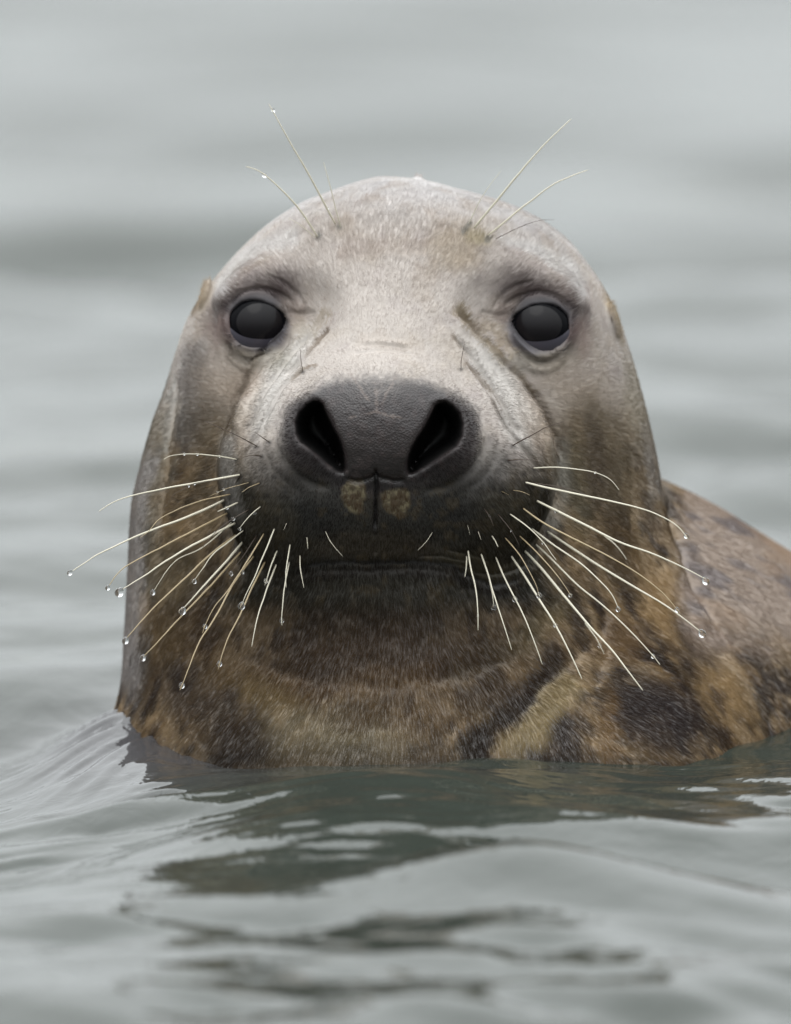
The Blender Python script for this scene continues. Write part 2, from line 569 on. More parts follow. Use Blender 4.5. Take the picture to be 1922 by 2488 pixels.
def coat(P):
    """albedo of the coat at points of the measuring frame"""
    n = len(P)
    w = np.stack([fbm(P, 70, 4, 31) - .5, fbm(P, 70, 4, 32) - .5], -1)
    w2 = np.stack([fbm(P, 22, 3, 33) - .5, fbm(P, 22, 3, 34) - .5], -1)
    X = P[:, 0] + w[:, 0] * 60 + w2[:, 0] * 16
    Y = P[:, 1] + w[:, 1] * 60 + w2[:, 1] * 16
    D = P[:, 2]
    C = np.tile(lin(PALE), (n, 1))

    def mixc(a, col):
        nonlocal C
        a = np.clip(a, 0, 1)[:, None]
        C = C * (1 - a) + lin(col) * a

    def blob(x, y, rx, ry, rot, col, al, soft=0.5, xx=X, yy=Y):
        t = math.radians(rot)
        u = ((xx - x) * math.cos(t) + (yy - y) * math.sin(t)) / rx
        v = (-(xx - x) * math.sin(t) + (yy - y) * math.cos(t)) / ry
        mixc(al * (1 - sstep(1 - soft, 1 + soft, np.hypot(u, v))), col)

    ragn = fbm(P, 9, 3, 35) - .5

    def line(pts, wd, col, al, xx=X, yy=Y, soft=0.6, rag=0):
        sp = spline(pts, 4)
        q = np.stack([xx, yy], -1)
        m = near(q, sp, wd * 2)
        a = np.zeros(n)
        d, s_, par = seg_dist(q[m], sp)
        d = d + ragn[m] * rag * wd
        a[m] = al * (1 - sstep(1 - soft, 1 + soft, d / wd)) * sstep(-.02, .12, par) * sstep(-.02, .12, 1 - par)
        mixc(a, col)

    # faint yellowish and pinkish clouds over the forehead
    mixc(0.5 * sstep(.5, .75, fbm(P, 90, 4, 41)), (200, 186, 170))
    mixc(0.35 * sstep(.52, .75, fbm(P, 60, 4, 42)), (178, 164, 162))
    mixc(.6 * (1 - sstep(425, 560, Y + w[:, 0] * 40 + (np.abs(X - 945) / 330) ** 2 * -60)), (222, 220, 222))  # crown: pale fur, with wet grazing gloss painted in
    mixc(.32 * sstep(.5, .7, fbm(P, 60, 4, 43)) * (1 - sstep(820, 900, Y)), (176, 156, 136))
    # flow-aligned streak noise on the neck
    ang = np.arctan2(P[:, 0] - 955, P[:, 1] - 500 + 1e-3)
    rad = np.hypot(P[:, 0] - 955, P[:, 1] - 500)
    F = np.stack([ang * 900, rad * 0.38, D * 0.5], -1)
    b1 = fbm(F, 62, 4, 51); b2 = fbm(F, 24, 3, 52); b3 = fbm(F, 10, 2, 53)
    # neck: tan ground with brown blotches, starts below the cheeks
    lower = sstep(860, 1240, Y + 0.34 * np.abs(X - 960) - 60)
    side = sstep(330, 470, D)
    neck = np.clip(sstep(1060, 1330, Y), 0, 1)
    neck = np.maximum(neck, sstep(960, 1160, Y) * sstep(330, 420, np.abs(X - 955)))
    mixc(0.5 * sstep(880, 1060, Y) * sstep(300, 400, np.abs(X - 955)), (200, 184, 162))
    mixc(neck * 0.94, (164, 139, 106))
    mixc(neck * 0.8 * sstep(.50, .60, b1 * .65 + b2 * .35), BROWN)
    mixc(neck * 0.75 * sstep(.55, .66, b1 * .4 + b2 * .6), (58, 50, 48))
    mixc(neck * 0.3 * sstep(.5, .7, b3), (150, 126, 92))
    # mottling within the blotches
    F2 = np.stack([ang * 900, rad * 0.55, D * 0.6], -1)
    e1 = fbm(F2, 46, 4, 55, .6); e2 = fbm(F2 + 400, 80, 4, 56, .6)
    mixc(neck * .7 * sstep(.53, .58, e1), (44, 35, 30))
    mixc(neck * .55 * sstep(.54, .62, 1 - e1) * sstep(.4, .6, e2), (182, 150, 106))
    mixc(neck * .4 * sstep(.53, .6, e2), (66, 54, 46))
    # ---- left cheek
    blob(470, 985, 46, 120, 6, (92, 90, 90), .75)
    blob(520, 1030, 60, 100, 0, (122, 106, 88), .6)
    blob(465, 900, 40, 60, 0, (120, 112, 108), .6)
    blob(520, 1160, 60, 170, 4, (118, 102, 80), .6)
    blob(590, 930, 60, 46, -30, (178, 158, 138), .6)
    line([(405, 900), (402, 1000), (392, 1120)], 9, (170, 166, 160), .7)
    blob(365, 1120, 44, 160, 6, (150, 142, 128), .6)
    blob(350, 1330, 40, 120, 2, (130, 124, 112), .5)
    blob(420, 1400, 70, 90, 10, (140, 124, 98), .6)
    blob(470, 1520, 110, 60, -10, (96, 78, 58), .7)
    blob(400, 1560, 60, 70, 0, (120, 100, 72), .6)
    blob(470, 1680, 110, 70, 20, (56, 48, 46), .75)
    blob(330, 1640, 36, 120, 0, (82, 76, 72), .7)
    blob(560, 1780, 150, 70, 22, (70, 56, 44), .75)
    blob(600, 1650, 110, 40, 10, (120, 98, 66), .6)
    # ---- right cheek
    blob(1430, 1040, 56, 110, -14, (134, 116, 92), .6)
    blob(1480, 1130, 70, 160, -8, (126, 112, 92), .7)
    blob(1450, 1120, 26, 110, -8, (88, 76, 66), .6)
    blob(1400, 1190, 40, 120, -8, (128, 118, 96), .6)
    blob(1580, 1180, 30, 150, -6, (132, 116, 98), .6)
    blob(1560, 960, 40, 120, -6, (158, 146, 124), .6)
    line([(346, 1060), (318, 1300), (303, 1500), (292, 1700)], 30, (184, 176, 172), .8)  # left neck edge: grazing sheen painted as a pale strip
    line([(1588, 1000), (1606, 1120), (1618, 1230)], 26, (172, 162, 152), .65)  # right edge, the same sheen put into the colour
    # right neck pattern
    blob(1500, 1330, 60, 90, -20, (110, 90, 66), .6)
    blob(1620, 1470, 50, 110, -24, (168, 138, 98), .85)
    blob(1500, 1560, 60, 60, 0, (108, 84, 60), .6)
    blob(1590, 1730, 125, 90, 30, (54, 46, 46), .9)
    blob(1690, 1560, 50, 80, -30, (60, 50, 46), .8)
    blob(1760, 1690, 50, 90, -35, (164, 136, 98), .85)
    blob(1750, 1710, 18, 40, -30, (70, 58, 52), .7)
    blob(1480, 1780, 22, 110, -4, (128, 100, 66), .6)
    line([(1225, 1850), (1290, 1770), (1340, 1700), (1400, 1640)], 38, (164, 144, 106), .92)
    line([(1120, 1850), (1220, 1740), (1320, 1640), (1370, 1570)], 34, (44, 35, 29), .92)
    line([(1080, 1640), (1200, 1590), (1300, 1530), (1380, 1440)], 34, (140, 124, 92), .7)
    line([(1100, 1720), (1160, 1700), (1240, 1640)], 34, (60, 48, 38), .8)
    line([(1350, 1870), (1380, 1790), (1430, 1740)], 40, (62, 52, 46), .7)
    blob(1160, 1740, 40, 24, 0, (112, 92, 62), .5)
    # centre of the throat
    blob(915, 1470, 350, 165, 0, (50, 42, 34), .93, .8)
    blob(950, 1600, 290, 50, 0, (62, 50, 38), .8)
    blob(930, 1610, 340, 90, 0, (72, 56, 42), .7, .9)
    line([(600, 1640), (760, 1680), (915, 1660), (1080, 1630)], 34, (104, 80, 52), .4)
    blob(820, 1800, 200, 70, 4, (140, 126, 100), .9, .9)
    blob(980, 1740, 160, 40, 0, (92, 72, 48), .7)
    blob(660, 1700, 90, 40, 15, (128, 108, 74), .6)
    blob(1040, 1830, 70, 60, 0, (84, 66, 46), .6)
    blob(585, 1800, 70, 70, 20, (58, 46, 38), .8)
    # body behind, streaked grey and tan
    bd = sstep(1630, 1700, X) * (1 - sstep(1480, 1640, Y)) * sstep(420, 560, D)
    G = np.stack([(P[:, 0] + P[:, 1] * .8) * .3, (P[:, 1] - P[:, 0] * .5), D * .15], -1)
    mixc(bd, (178, 160, 146))
    mixc(bd * .75 * sstep(.5, .62, fbm(G, 45, 3, 61)), (124, 116, 118))
    mixc(bd * .5 * sstep(.52, .66, fbm(G, 60, 3, 62)), (186, 158, 132))
    # ---- muzzle
    q = P[:, :2] + w2 * 10
    x, y = q[:, 0], q[:, 1]
    # cheek pad edge stays pale; the pad turns dark from above down
    pad = sstep(1070, 1240, Y + 0.10 * (np.abs(X - 935) - 120)) * (1 - sstep(380, 440, np.abs(x - 945))) * (1 - sstep(1440, 1500, y))
    pad *= 1 - sstep(300, 380, D) * (y < 1440)
    mixc(pad * .97, OLIVE)
    line([(562, 1040), (553, 1120), (560, 1200), (588, 1275)], 22, (176, 170, 164), .6, x, y)
    line([(1352, 1050), (1364, 1140), (1358, 1225), (1328, 1295)], 22, (170, 166, 158), .45, x, y)
    blob(935, 1290, 210, 90, 0, (50, 46, 41), .85)
    blob(770, 1200, 80, 90, 0, (54, 52, 50), .8); blob(1080, 1200, 90, 90, 0, (54, 52, 50), .8)
    blob(915, 1330, 170, 36, 0, (72, 62, 48), .6)
    blob(1170, 1370, 100, 30, 8, (88, 80, 62), .6); blob(1240, 1250, 70, 80, 0, (92, 84, 70), .45); blob(640, 1290, 70, 80, 0, (92, 84, 70), .45)
    blob(700, 1130, 70, 60, 20, (84, 80, 78), .6); blob(1180, 1130, 60, 60, -20, (84, 82, 82), .6)
    mixc(pad * .4 * sstep(.55, .7, fbm(P, 26, 3, 71)), (98, 84, 62))
    # nose leather and dark wings
    nose = 1 - sstep(-22, 20 - 34 * (vnoise(P, 7, 76) - .5), poly2(q, smooth_poly([(742, 950), (800, 922), (915, 912), (1040, 922), (1108, 952), (1165, 1000), (1172, 1085), (1120, 1150),
                                       (1010, 1180), (1000, 1205), (830, 1200), (818, 1178), (730, 1140), (682, 1080), (690, 995)])))
    mixc(nose * .96, LEATHER)
    mixc(nose * .6 * sstep(1060, 1160, y), (46, 41, 41))
    mixc(nose * .3 * sstep(.5, .7, fbm(P, 16, 3, 72)), (98, 84, 82))
    for cx_ in (735, 1106):
        blob(cx_, 1060, 52, 90, 0, (50, 42, 42), .6, .4, x, y)
    # pale dry skin down the bridge on to the leather
    mixc(.5 * nose * (1 - sstep(0, 60, np.abs(x - 918) - (990 - y) * .5 + 10)) * (1 - sstep(900, 985, y)) * sstep(.42, .62, fbm(P, 8, 2, 73)), (170, 158, 150))
    for pts in ([(845, 900), (880, 950), (905, 985)], [(970, 900), (945, 945), (925, 985)], [(915, 940), (917, 1004)],
                [(842, 1020), (875, 1008), (915, 1003), (960, 1012), (985, 1018)]):
        line(pts, 2.4, (150, 134, 126), .5, x, y, .6, 5)
    # two worn ivory patches under the nose
    iv = fbm(P, 9, 3, 74)
    for pts in ([(829, 1172), (884, 1166), (886, 1205), (880, 1240), (860, 1246), (836, 1222)], [(930, 1192), (958, 1188), (994, 1190), (992, 1240), (975, 1260), (940, 1240), (930, 1220)]):
        a = 1 - sstep(-5, 7, poly2(q, smooth_poly(pts, 1)) + 16 * (fbm(P, 14, 2, 77) - .5))
        mixc(a * .75, (118, 104, 80))
        mixc(a * .85 * sstep(.48, .56, iv), (84, 66, 46))
        mixc(a * .5 * sstep(.56, .64, 1 - iv), (166, 154, 122))
    line([(912, 1150), (912, 1300)], 6, (34, 30, 30), .8, x, y)
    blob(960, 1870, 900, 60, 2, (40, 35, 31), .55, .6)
    line([(690, 1396), (740, 1378), (800, 1368), (910, 1367), (1000, 1365), (1085, 1372), (1130, 1392), (1195, 1418), (1250, 1412), (1300, 1392)], 6, (24, 20, 19), .9, x, y)  # mouth: dark line painted in place of the groove's shade
    line([(700, 1412), (760, 1394), (910, 1386), (1080, 1390), (1130, 1410), (1200, 1436), (1260, 1428)], 13, (40, 34, 30), .8, x, y)
    # inside of the nostrils
    for pts in (NOS_L, NOS_R):
        a = (1 - sstep(-2, 8, poly2(P, pts))) * sstep(52, 100, D) * (D < 420)
        mixc(a, (9, 6, 6))
    # ---- wet creases below the eyes
    line([(800, 742), (765, 790), (720, 838), (660, 892)], 13, (150, 132, 104), .85, x, y, .4, 3.2)
    line([(745, 770), (700, 812), (660, 850)], 22, (176, 160, 136), .6, x, y, .4, 3.2)
    line([(802, 794), (775, 825), (735, 867)], 5, (112, 88, 58), .9, x, y, .4, 3.2)
    line([(775, 882), (740, 895), (700, 925)], 4, (136, 116, 92), .7, x, y, .4, 3.2)
    line([(1098, 732), (1150, 795), (1200, 852), (1240, 885)], 13, (150, 132, 104), .85, x, y, .4, 3.2)
    line([(1240, 885), (1280, 930), (1300, 960)], 7, (156, 138, 112), .6, x, y, .4, 3.2)
    line([(1170, 770), (1220, 820), (1262, 870)], 16, (170, 152, 126), .6, x, y, .4, 3.2)
    line([(1094, 808), (1120, 838), (1148, 868)], 4, (120, 96, 66), .85, x, y, .4, 3.2)
    line([(1127, 875), (1160, 908), (1198, 960)], 5.5, (116, 92, 64), .85, x, y, .4, 3.2)
    blob(1290, 1010, 34, 90, -24, (176, 156, 136), .5, .5, x, y); blob(610, 1010, 22, 80, 22, (186, 168, 150), .5, .5, x, y)
    for pts, wd, al in (([(705, 762), (650, 832), (600, 915), (570, 990), (550, 1060)], 5, .5), ([(760, 800), (700, 860), (655, 925), (622, 990), (596, 1060)], 3.4, .6),
                    ([(668, 985), (640, 1020), (612, 1070), (590, 1110)], 3, .5),
                    ([(1262, 920), (1318, 990), (1346, 1060), (1362, 1120)], 5, .55), ([(1100, 815), (1160, 880), (1205, 950), (1240, 1010), (1270, 1070), (1300, 1120)], 3.4, .6),
                    ([(1215, 1010), (1250, 1060), (1290, 1100), (1322, 1150)], 3, .6), ([(1190, 960), (1214, 1010), (1236, 1050)], 3, .5)):
        line(pts, wd * 1.15, (104, 90, 76), min(.9, al * 1.7), x, y, .6, 2.0)  # fold lines: wet dark hair plus crease shade painted into the colour
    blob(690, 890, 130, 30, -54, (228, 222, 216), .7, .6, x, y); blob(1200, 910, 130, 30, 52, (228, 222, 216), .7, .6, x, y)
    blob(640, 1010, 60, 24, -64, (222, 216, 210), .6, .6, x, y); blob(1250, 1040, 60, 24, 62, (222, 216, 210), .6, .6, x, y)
    # ---- around the eyes
    for (ex, ey, s) in ((621, 780, -1), (1316, 787, 1)):
        blob(ex - s * 4, ey - 62, 110, 62, s * 20, (128, 114, 112), .72, .6)
        blob(ex + s * 6, ey - 50, 90, 46, s * 20, (92, 78, 78), .85, .6)  # mauve skin above the eye, darkened further with painted socket shade
        blob(ex - s * 2, ey - 52, 84, 16, s * 12, (70, 58, 58), .8, .8, x, y)
        blob(ex - s * 84, ey - 24, 34, 20, s * 20, (120, 100, 96), .7, .5)
        blob(ex, ey + 4, 88, 82, 0, (112, 102, 102), .85, .25, x, y)
        blob(ex - s * 6, ey + 84, 80, 34, -s * 8, (156, 150, 136), .6, .5, x, y)
        blob(ex, ey + 6, 78, 66, 0, (104, 100, 108), .9, .15, x, y)
        blob(ex, ey - 8, 76, 62, 0, (50, 46, 50), .9, .2, x, y)
        blob(ex + s * 90, ey + 30, 30, 40, 0, (150, 124, 116), .5, .6)
        blob(ex + s * 74, ey + 130, 90, 60, s * 20, (206, 188, 170), .5, .7)
        blob(ex - s * 120, ey - 20, 60, 26, -s * 30, (168, 154, 142), .5, .8)
    blob(930, 760, 120, 130, 0, (214, 204, 196), .4, .8)
    # brow ridge highlight painted into the coat, brow moles
    line([(505, 730), (560, 640), (640, 590), (740, 565)], 20, (222, 218, 216), .6)
    line([(1440, 740), (1390, 660), (1300, 600), (1210, 572)], 20, (222, 218, 216), .6)
    blob(1110, 600, 60, 60, 0, (186, 166, 138), .5, .6); blob(1160, 575, 34, 20, 20, (170, 156, 120), .6, .5, x, y)
    for mx_, my_ in ((772, 572), (824, 548), (1140, 545), (1128, 560), (1186, 578)):
        blob(mx_, my_, 9, 8, 0, (120, 118, 112), .8, .5, x, y)
    # ear openings
    blob(486, 705, 22, 44, 16, (190, 168, 138), .8, .7, x, y); blob(468, 740, 8, 24, 16, (120, 96, 62), .7, .5, x, y)
    blob(1500, 745, 14, 50, -30, (170, 146, 106), .75, .6, x, y); blob(1512, 800, 8, 44, -16, (130, 110, 74), .7, .5, x, y)
    # grain
    g = fbm(P, 7, 2, 81)
    C = C * (0.92 + 0.16 * g)[:, None] * 0.57
    return C


def crop(ox, oy, f):
    return lambda p: (ox + p[0] * f, oy + p[1] * f)


LF, RT, MID, BR = crop(130, 1000, .3972), crop(1150, 1000, .3972), crop(620, 850, .3557), crop(450, 200, .6224)
p_, t_, n_ = 'pale', 'tan', 'brown'
W = [
    (LF, [(1140, 385), (860, 437), (560, 495), (380, 545), (275, 612)], 13, p_, [(858, 440, 9)]),
    (LF, [(1120, 292), (990, 270), (830, 258), (720, 268), (672, 292)], 8, p_, [(795, 258, 9), (875, 260, 9), (1010, 273, 9)]),
    (LF, [(1080, 505), (900, 545), (750, 600), (640, 660), (575, 735), (525, 772)], 8, t_, []),
    (LF, [(1040, 540), (850, 630), (560, 740), (400, 810), (250, 885), (112, 975)], 15, p_, [(95, 988, 16)]),
    (LF, [(1060, 620), (800, 755), (560, 880), (420, 960), (336, 1066)], 12, t_, [(328, 1080, 15)]),
    (LF, [(1110, 680), (900, 790), (700, 905), (560, 1000), (415, 1090)], 15, p_, [(398, 1108, 27)]),
    (LF, [(1085, 675), (910, 830), (760, 900), (680, 985), (612, 1098)], 7, p_, [(602, 1110, 15), (985, 740, 8)]),
    (LF, [(1110, 755), (960, 870), (800, 1020), (620, 1190), (440, 1390)], 13, t_, [(435, 1405, 20)]),
    (LF, [(1160, 725), (1050, 810), (960, 890), (862, 1030)], 8, p_, [(857, 1042, 14)]),
    (LF, [(1150, 800), (1050, 920), (920, 1060), (790, 1210)], 15, p_, [(782, 1225, 22)]),
    (LF, [(1140, 860), (960, 1060), (800, 1230), (680, 1360), (545, 1505)], 12, t_, [(540, 1512, 18)]),
    (LF, [(1285, 745), (1180, 920), (1060, 1100), (980, 1200), (925, 1310), (908, 1358)], 9, t_, [(924, 1318, 14)]),
    (LF, [(1220, 885), (1100, 1050), (990, 1250), (880, 1430), (790, 1660), (770, 1708)], 12, t_, [(782, 1680, 17)]),
    (LF, [(1350, 715), (1290, 860), (1230, 1010), (1170, 1130), (1150, 1185)], 9, p_, [(1147, 1193, 21)]),
    (LF, [(1290, 920), (1220, 1060), (1140, 1240), (1060, 1400), (1003, 1580)], 11, t_, [(1012, 1547, 16)]),
    (LF, [(1365, 850), (1330, 940), (1288, 1065)], 9, p_, [(1296, 1038, 14)]),
    (LF, [(1360, 935), (1290, 1120), (1240, 1280), (1210, 1440)], 10, p_, []),
    (LF, [(1445, 810), (1420, 980), (1422, 1080)], 8, p_, []),
    (LF, [(1440, 920), (1412, 1060), (1395, 1240), (1396, 1312)], 8, p_, [(1394, 1282, 14)]),
    (LF, [(1505, 880), (1510, 970), (1530, 1080)], 7, p_, []),
    (LF, [(1548, 765), (1556, 838)], 5, p_, []),
    (LF, [(1265, 580), (1195, 640), (1135, 715)], 6, p_, [(1228, 622, 9), (1135, 718, 10)]),
    (LF, [(1195, 598), (1090, 660), (985, 740), (905, 840)], 5, n_, [(1095, 657, 11)]),
    (LF, [(1125, 556), (1050, 590), (1000, 612)], 11, p_, [(1056, 588, 11)]),
    (LF, [(1260, 436), (1200, 460), (1150, 495)], 5, t_, []),
    (LF, [(1195, 433), (1060, 470), (950, 520)], 4, t_, [(1038, 476, 7), (1000, 492, 7)]),
    (LF, [(1140, 400), (900, 430), (820, 455), (740, 500), (712, 540)], 4, n_, [(822, 456, 7)]),
    (LF, [(1240, 755), (1160, 880), (1100, 960), (1085, 990)], 4, n_, [(1081, 995, 13)]),
    (LF, [(1270, 780), (1190, 890), (1152, 975)], 4, n_, [(1150, 985, 12)]),
    (LF, [(1245, 212), (1130, 150), (1000, 90), (920, 58)], 7, n_, []),
    (LF, [(1320, 188), (1280, 160), (1235, 128)], 6, n_, []),
    (LF, [(1272, 274), (1220, 266), (1140, 285)], 6, n_, []),
    (LF, [(1425, 680), (1405, 725)], 4, p_, []),
    (RT, [(368, 345), (500, 340), (640, 352), (750, 372), (840, 415), (895, 480)], 8, p_, [(750, 372, 8)]),
    (RT, [(320, 432), (430, 460), (600, 497), (850, 550), (1050, 600), (1180, 655), (1260, 710), (1318, 782)], 13, p_, [(1305, 762, 15)]),
    (RT, [(350, 435), (500, 455), (660, 495), (750, 550)], 5, n_, []),
    (RT, [(390, 545), (520, 610), (700, 700), (900, 800), (1100, 870), (1300, 960), (1424, 1026)], 15, p_, [(1428, 1038, 23), (512, 612, 9)]),
    (RT, [(640, 672), (750, 720), (850, 790), (910, 850), (948, 908)], 8, p_, []),
    (RT, [(305, 590), (430, 680), (600, 770), (800, 870), (1000, 985), (1150, 1100), (1240, 1200), (1268, 1235)], 11, t_, [(1250, 1215, 15)]),
    (RT, [(460, 735), (600, 830), (800, 960), (1000, 1080), (1200, 1200), (1398, 1350)], 15, p_, [(1408, 1362, 23)]),
    (RT, [(360, 715), (500, 820), (660, 930), (780, 1040), (850, 1120), (888, 1202)], 11, p_, [(890, 1212, 15)]),
    (RT, [(225, 625), (340, 710), (430, 800), (480, 870), (510, 910)], 8, p_, [(430, 805, 9)]),
    (RT, [(390, 815), (480, 900), (640, 1060), (800, 1190), (950, 1330), (1090, 1480), (1148, 1552)], 11, p_, [(1105, 1500, 13)]),
    (RT, [(320, 855), (420, 960), (560, 1130), (720, 1320), (850, 1460), (950, 1590), (1040, 1708)], 16, p_, []),
    (RT, [(690, 1296), (760, 1390), (785, 1440), (810, 1490)], 7, p_, [(783, 1437, 13)]),
    (RT, [(235, 885), (300, 980), (400, 1140), (500, 1300), (580, 1450), (668, 1640)], 14, p_, [(505, 1310, 12)]),
    (RT, [(285, 760), (380, 850), (480, 960), (550, 1050), (594, 1120)], 8, t_, [(597, 1125, 12)]),
    (RT, [(195, 770), (280, 870), (340, 970), (385, 1060), (403, 1118)], 7, t_, [(405, 1127, 16)]),
    (RT, [(140, 890), (190, 1010), (255, 1140), (300, 1230), (360, 1370), (425, 1550)], 10, p_, [(259, 1152, 16)]),
    (RT, [(50, 870), (90, 990), (130, 1130), (180, 1280), (236, 1460)], 10, p_, []),
    (RT, [(92, 990), (118, 1110), (129, 1195)], 7, p_, [(130, 1202, 17)]),
    (RT, [(-30, 850), (-15, 950), (15, 1080), (28, 1200), (30, 1340)], 10, p_, [(30, 1250, 8)]),
    (RT, [(-38, 885), (-42, 950), (-50, 1015)], 9, p_, []),
    (RT, [(30, 730), (50, 785)], 6, p_, []),
    (RT, [(115, 760), (135, 790), (155, 830)], 7, p_, []),
    (RT, [(65, 590), (100, 640), (125, 700)], 3, n_, [(100, 636, 6)]),
    (RT, [(150, 625), (235, 730), (285, 825)], 3, n_, [(235, 730, 7)]),
    (RT, [(240, 208), (400, 120), (470, 88), (555, 62)], 8, n_, []),
    (RT, [(210, 298), (280, 292), (362, 296)], 7, n_, []),
    (RT, [(245, 480), (300, 490), (350, 512)], 4, t_, []),
    (RT, [(170, 485), (220, 510)], 3, t_, []),
    (MID, [(478, 1240), (520, 1320), (600, 1415)], 4, p_, []),
    (MID, [(1212, 1245), (1170, 1310), (1110, 1370)], 4, p_, []),
    (MID, [(350, 1275), (357, 1360)], 5, p_, []),
    (MID, [(1450, 1190), (1470, 1265)], 3, p_, []),
    (MID, [(323, 148), (312, 60), (303, -20)], 5, n_, []),
    (MID, [(1408, 130), (1410, 60), (1432, -60)], 5, n_, []),
    (BR, [(585, 545), (480, 350), (410, 230), (322, 72)], 7.5, p_, [(340, 98, 8), (555, 480, 5)]),
    (BR, [(605, 560), (570, 420), (538, 300)], 4.5, p_, []),
    (BR, [(515, 595), (430, 470), (305, 350), (232, 318)], 7.5, p_, [(305, 353, 9), (465, 517, 6)]),
    (BR, [(510, 600), (450, 550), (400, 520)], 3, p_, []),
    (BR, [(1130, 560), (1280, 380), (1400, 240), (1512, 133)], 8.5, p_, []),
    (BR, [(1185, 590), (1320, 480), (1450, 385), (1578, 333)], 7.5, p_, []),
    (BR, [(1108, 545), (1160, 440), (1235, 335)], 3, p_, []),
    (BR, [(1215, 602), (1300, 560), (1390, 530), (1447, 528)], 2.4, n_, [(1238, 590, 6)]),
]

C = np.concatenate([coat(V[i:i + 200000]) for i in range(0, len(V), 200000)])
pos = [fn(pts[0]) for fn, pts, th, kind, dr in W if fn is not BR]
pos += [(600 + rng.uniform(-30, 130), 1150 + rng.uniform(0, 210)) for _ in range(16)] + [(1300 - rng.uniform(-30, 130), 1150 + rng.uniform(0, 210)) for _ in range(16)]
fm_ = (V[:, 2] < 520) & (N[:, 2] < 0)
for (x_, y_) in pos:                        # dark follicles where the whiskers grow
    m = fm_ & (np.abs(V[:, 0] - x_) < 16) & (np.abs(V[:, 1] - y_) < 16)
    a_ = np.exp(-(np.hypot(V[m, 0] - x_, (V[m, 1] - y_) * 1.3) / 6.5) ** 2)[:, None] * .75
    C[m] = C[m] * (1 - a_) + lin((26, 23, 22)) * a_
print('coat', round(time.time() - _t, 1))

# ------------------------------------------------------------------ materials
def mat(name):
    m = bpy.data.materials.new(name)
    m.use_nodes = True
    return m, m.node_tree, m.node_tree.nodes['Principled BSDF']


def simple(name, col, rough=0.5, **kw):
    m, t, b = mat(name)
    b.inputs['Base Color'].default_value = (*lin(col), 1)
    b.inputs['Roughness'].default_value = rough
    for k, v in kw.items():
        b.inputs[k.replace('_', ' ')].default_value = v
    return m


skin, t, b = mat('seal_coat')
at_ = t.nodes.new('ShaderNodeAttribute'); at_.attribute_name = 'coat'
wt_ = t.nodes.new('ShaderNodeAttribute'); wt_.attribute_name = 'leather'
nz = t.nodes.new('ShaderNodeTexNoise'); nz.inputs['Scale'].default_value = 900; nz.inputs['Detail'].default_value = 4
gc = t.nodes.new('ShaderNodeTexCoord')
t.links.new(gc.outputs['Object'], nz.inputs['Vector'])
bp = t.nodes.new('ShaderNodeBump'); bp.inputs['Strength'].default_value = 0.3; bp.inputs['Distance'].default_value = 0.00018
t.links.new(nz.outputs['Fac'], bp.inputs['Height'])
t.links.new(bp.outputs[0], b.inputs['Normal'])
vo = t.nodes.new('ShaderNodeTexVoronoi'); vo.inputs['Scale'].default_value = 750; vo.distance = 'EUCLIDEAN'
t.links.new(gc.outputs['Object'], vo.inputs['Vector'])
nl = t.nodes.new('ShaderNodeTexNoise'); nl.inputs['Scale'].default_value = 160; nl.inputs['Detail'].default_value = 5
t.links.new(gc.outputs['Object'], nl.inputs['Vector'])
ad = t.nodes.new('ShaderNodeMath'); ad.operation = 'MULTIPLY_ADD'; ad.inputs[1].default_value = .45
t.links.new(vo.outputs['Distance'], ad.inputs[0]); t.links.new(nl.outputs['Fac'], ad.inputs[2])
b2 = t.nodes.new('ShaderNodeBump'); b2.inputs['Distance'].default_value = 0.0006
t.links.new(wt_.outputs['Fac'], b2.inputs['Strength']); t.links.new(ad.outputs[0], b2.inputs['Height'])
t.links.new(bp.outputs[0], b2.inputs['Normal']); t.links.new(b2.outputs[0], b.inputs['Normal'])
mrn = t.nodes.new('ShaderNodeMapRange'); mrn.inputs['To Min'].default_value = 0.8; mrn.inputs['To Max'].default_value = 1.2
t.links.new(nz.outputs['Fac'], mrn.inputs['Value'])
vm = t.nodes.new('ShaderNodeVectorMath'); vm.operation = 'SCALE'
t.links.new(at_.outputs['Color'], vm.inputs[0]); t.links.new(mrn.outputs[0], vm.inputs['Scale'])
t.links.new(vm.outputs[0], b.inputs['Base Color'])
mr2 = t.nodes.new('ShaderNodeMapRange'); mr2.inputs['To Min'].default_value = 0.62; mr2.inputs['To Max'].default_value = 0.34
t.links.new(wt_.outputs['Fac'], mr2.inputs['Value']); t.links.new(mr2.outputs[0], b.inputs['Roughness'])
b.inputs['Specular IOR Level'].default_value = 0.5
sh_ = t.nodes.new('ShaderNodeAttribute'); sh_.attribute_name = 'down'
t.links.new(sh_.outputs['Fac'], b.inputs['Sheen Weight'])
b.inputs['Sheen Roughness'].default_value = 0.35

fur_m, t, b = mat('seal_fur')
at_ = t.nodes.new('ShaderNodeAttribute'); at_.attribute_name = 'coat'
t.links.new(at_.outputs['Color'], b.inputs['Base Color'])
b.inputs['Roughness'].default_value = 0.8
b.inputs['Specular IOR Level'].default_value = 0.0
b.inputs['Sheen Weight'].default_value = 0.0

# ------------------------------------------------------------------ the seal
seal = bpy.data.objects.new('grey_seal', None)
COL.objects.link(seal)
seal.location = to_world([(1000, 2150, 700)])[0]
seal['label'] = 'pale grey seal with mottled brown neck and wet white whiskers looking out of the water'
seal['category'] = 'seal'
bpy.context.view_layer.update()
INV = Matrix.Translation(-seal.location)


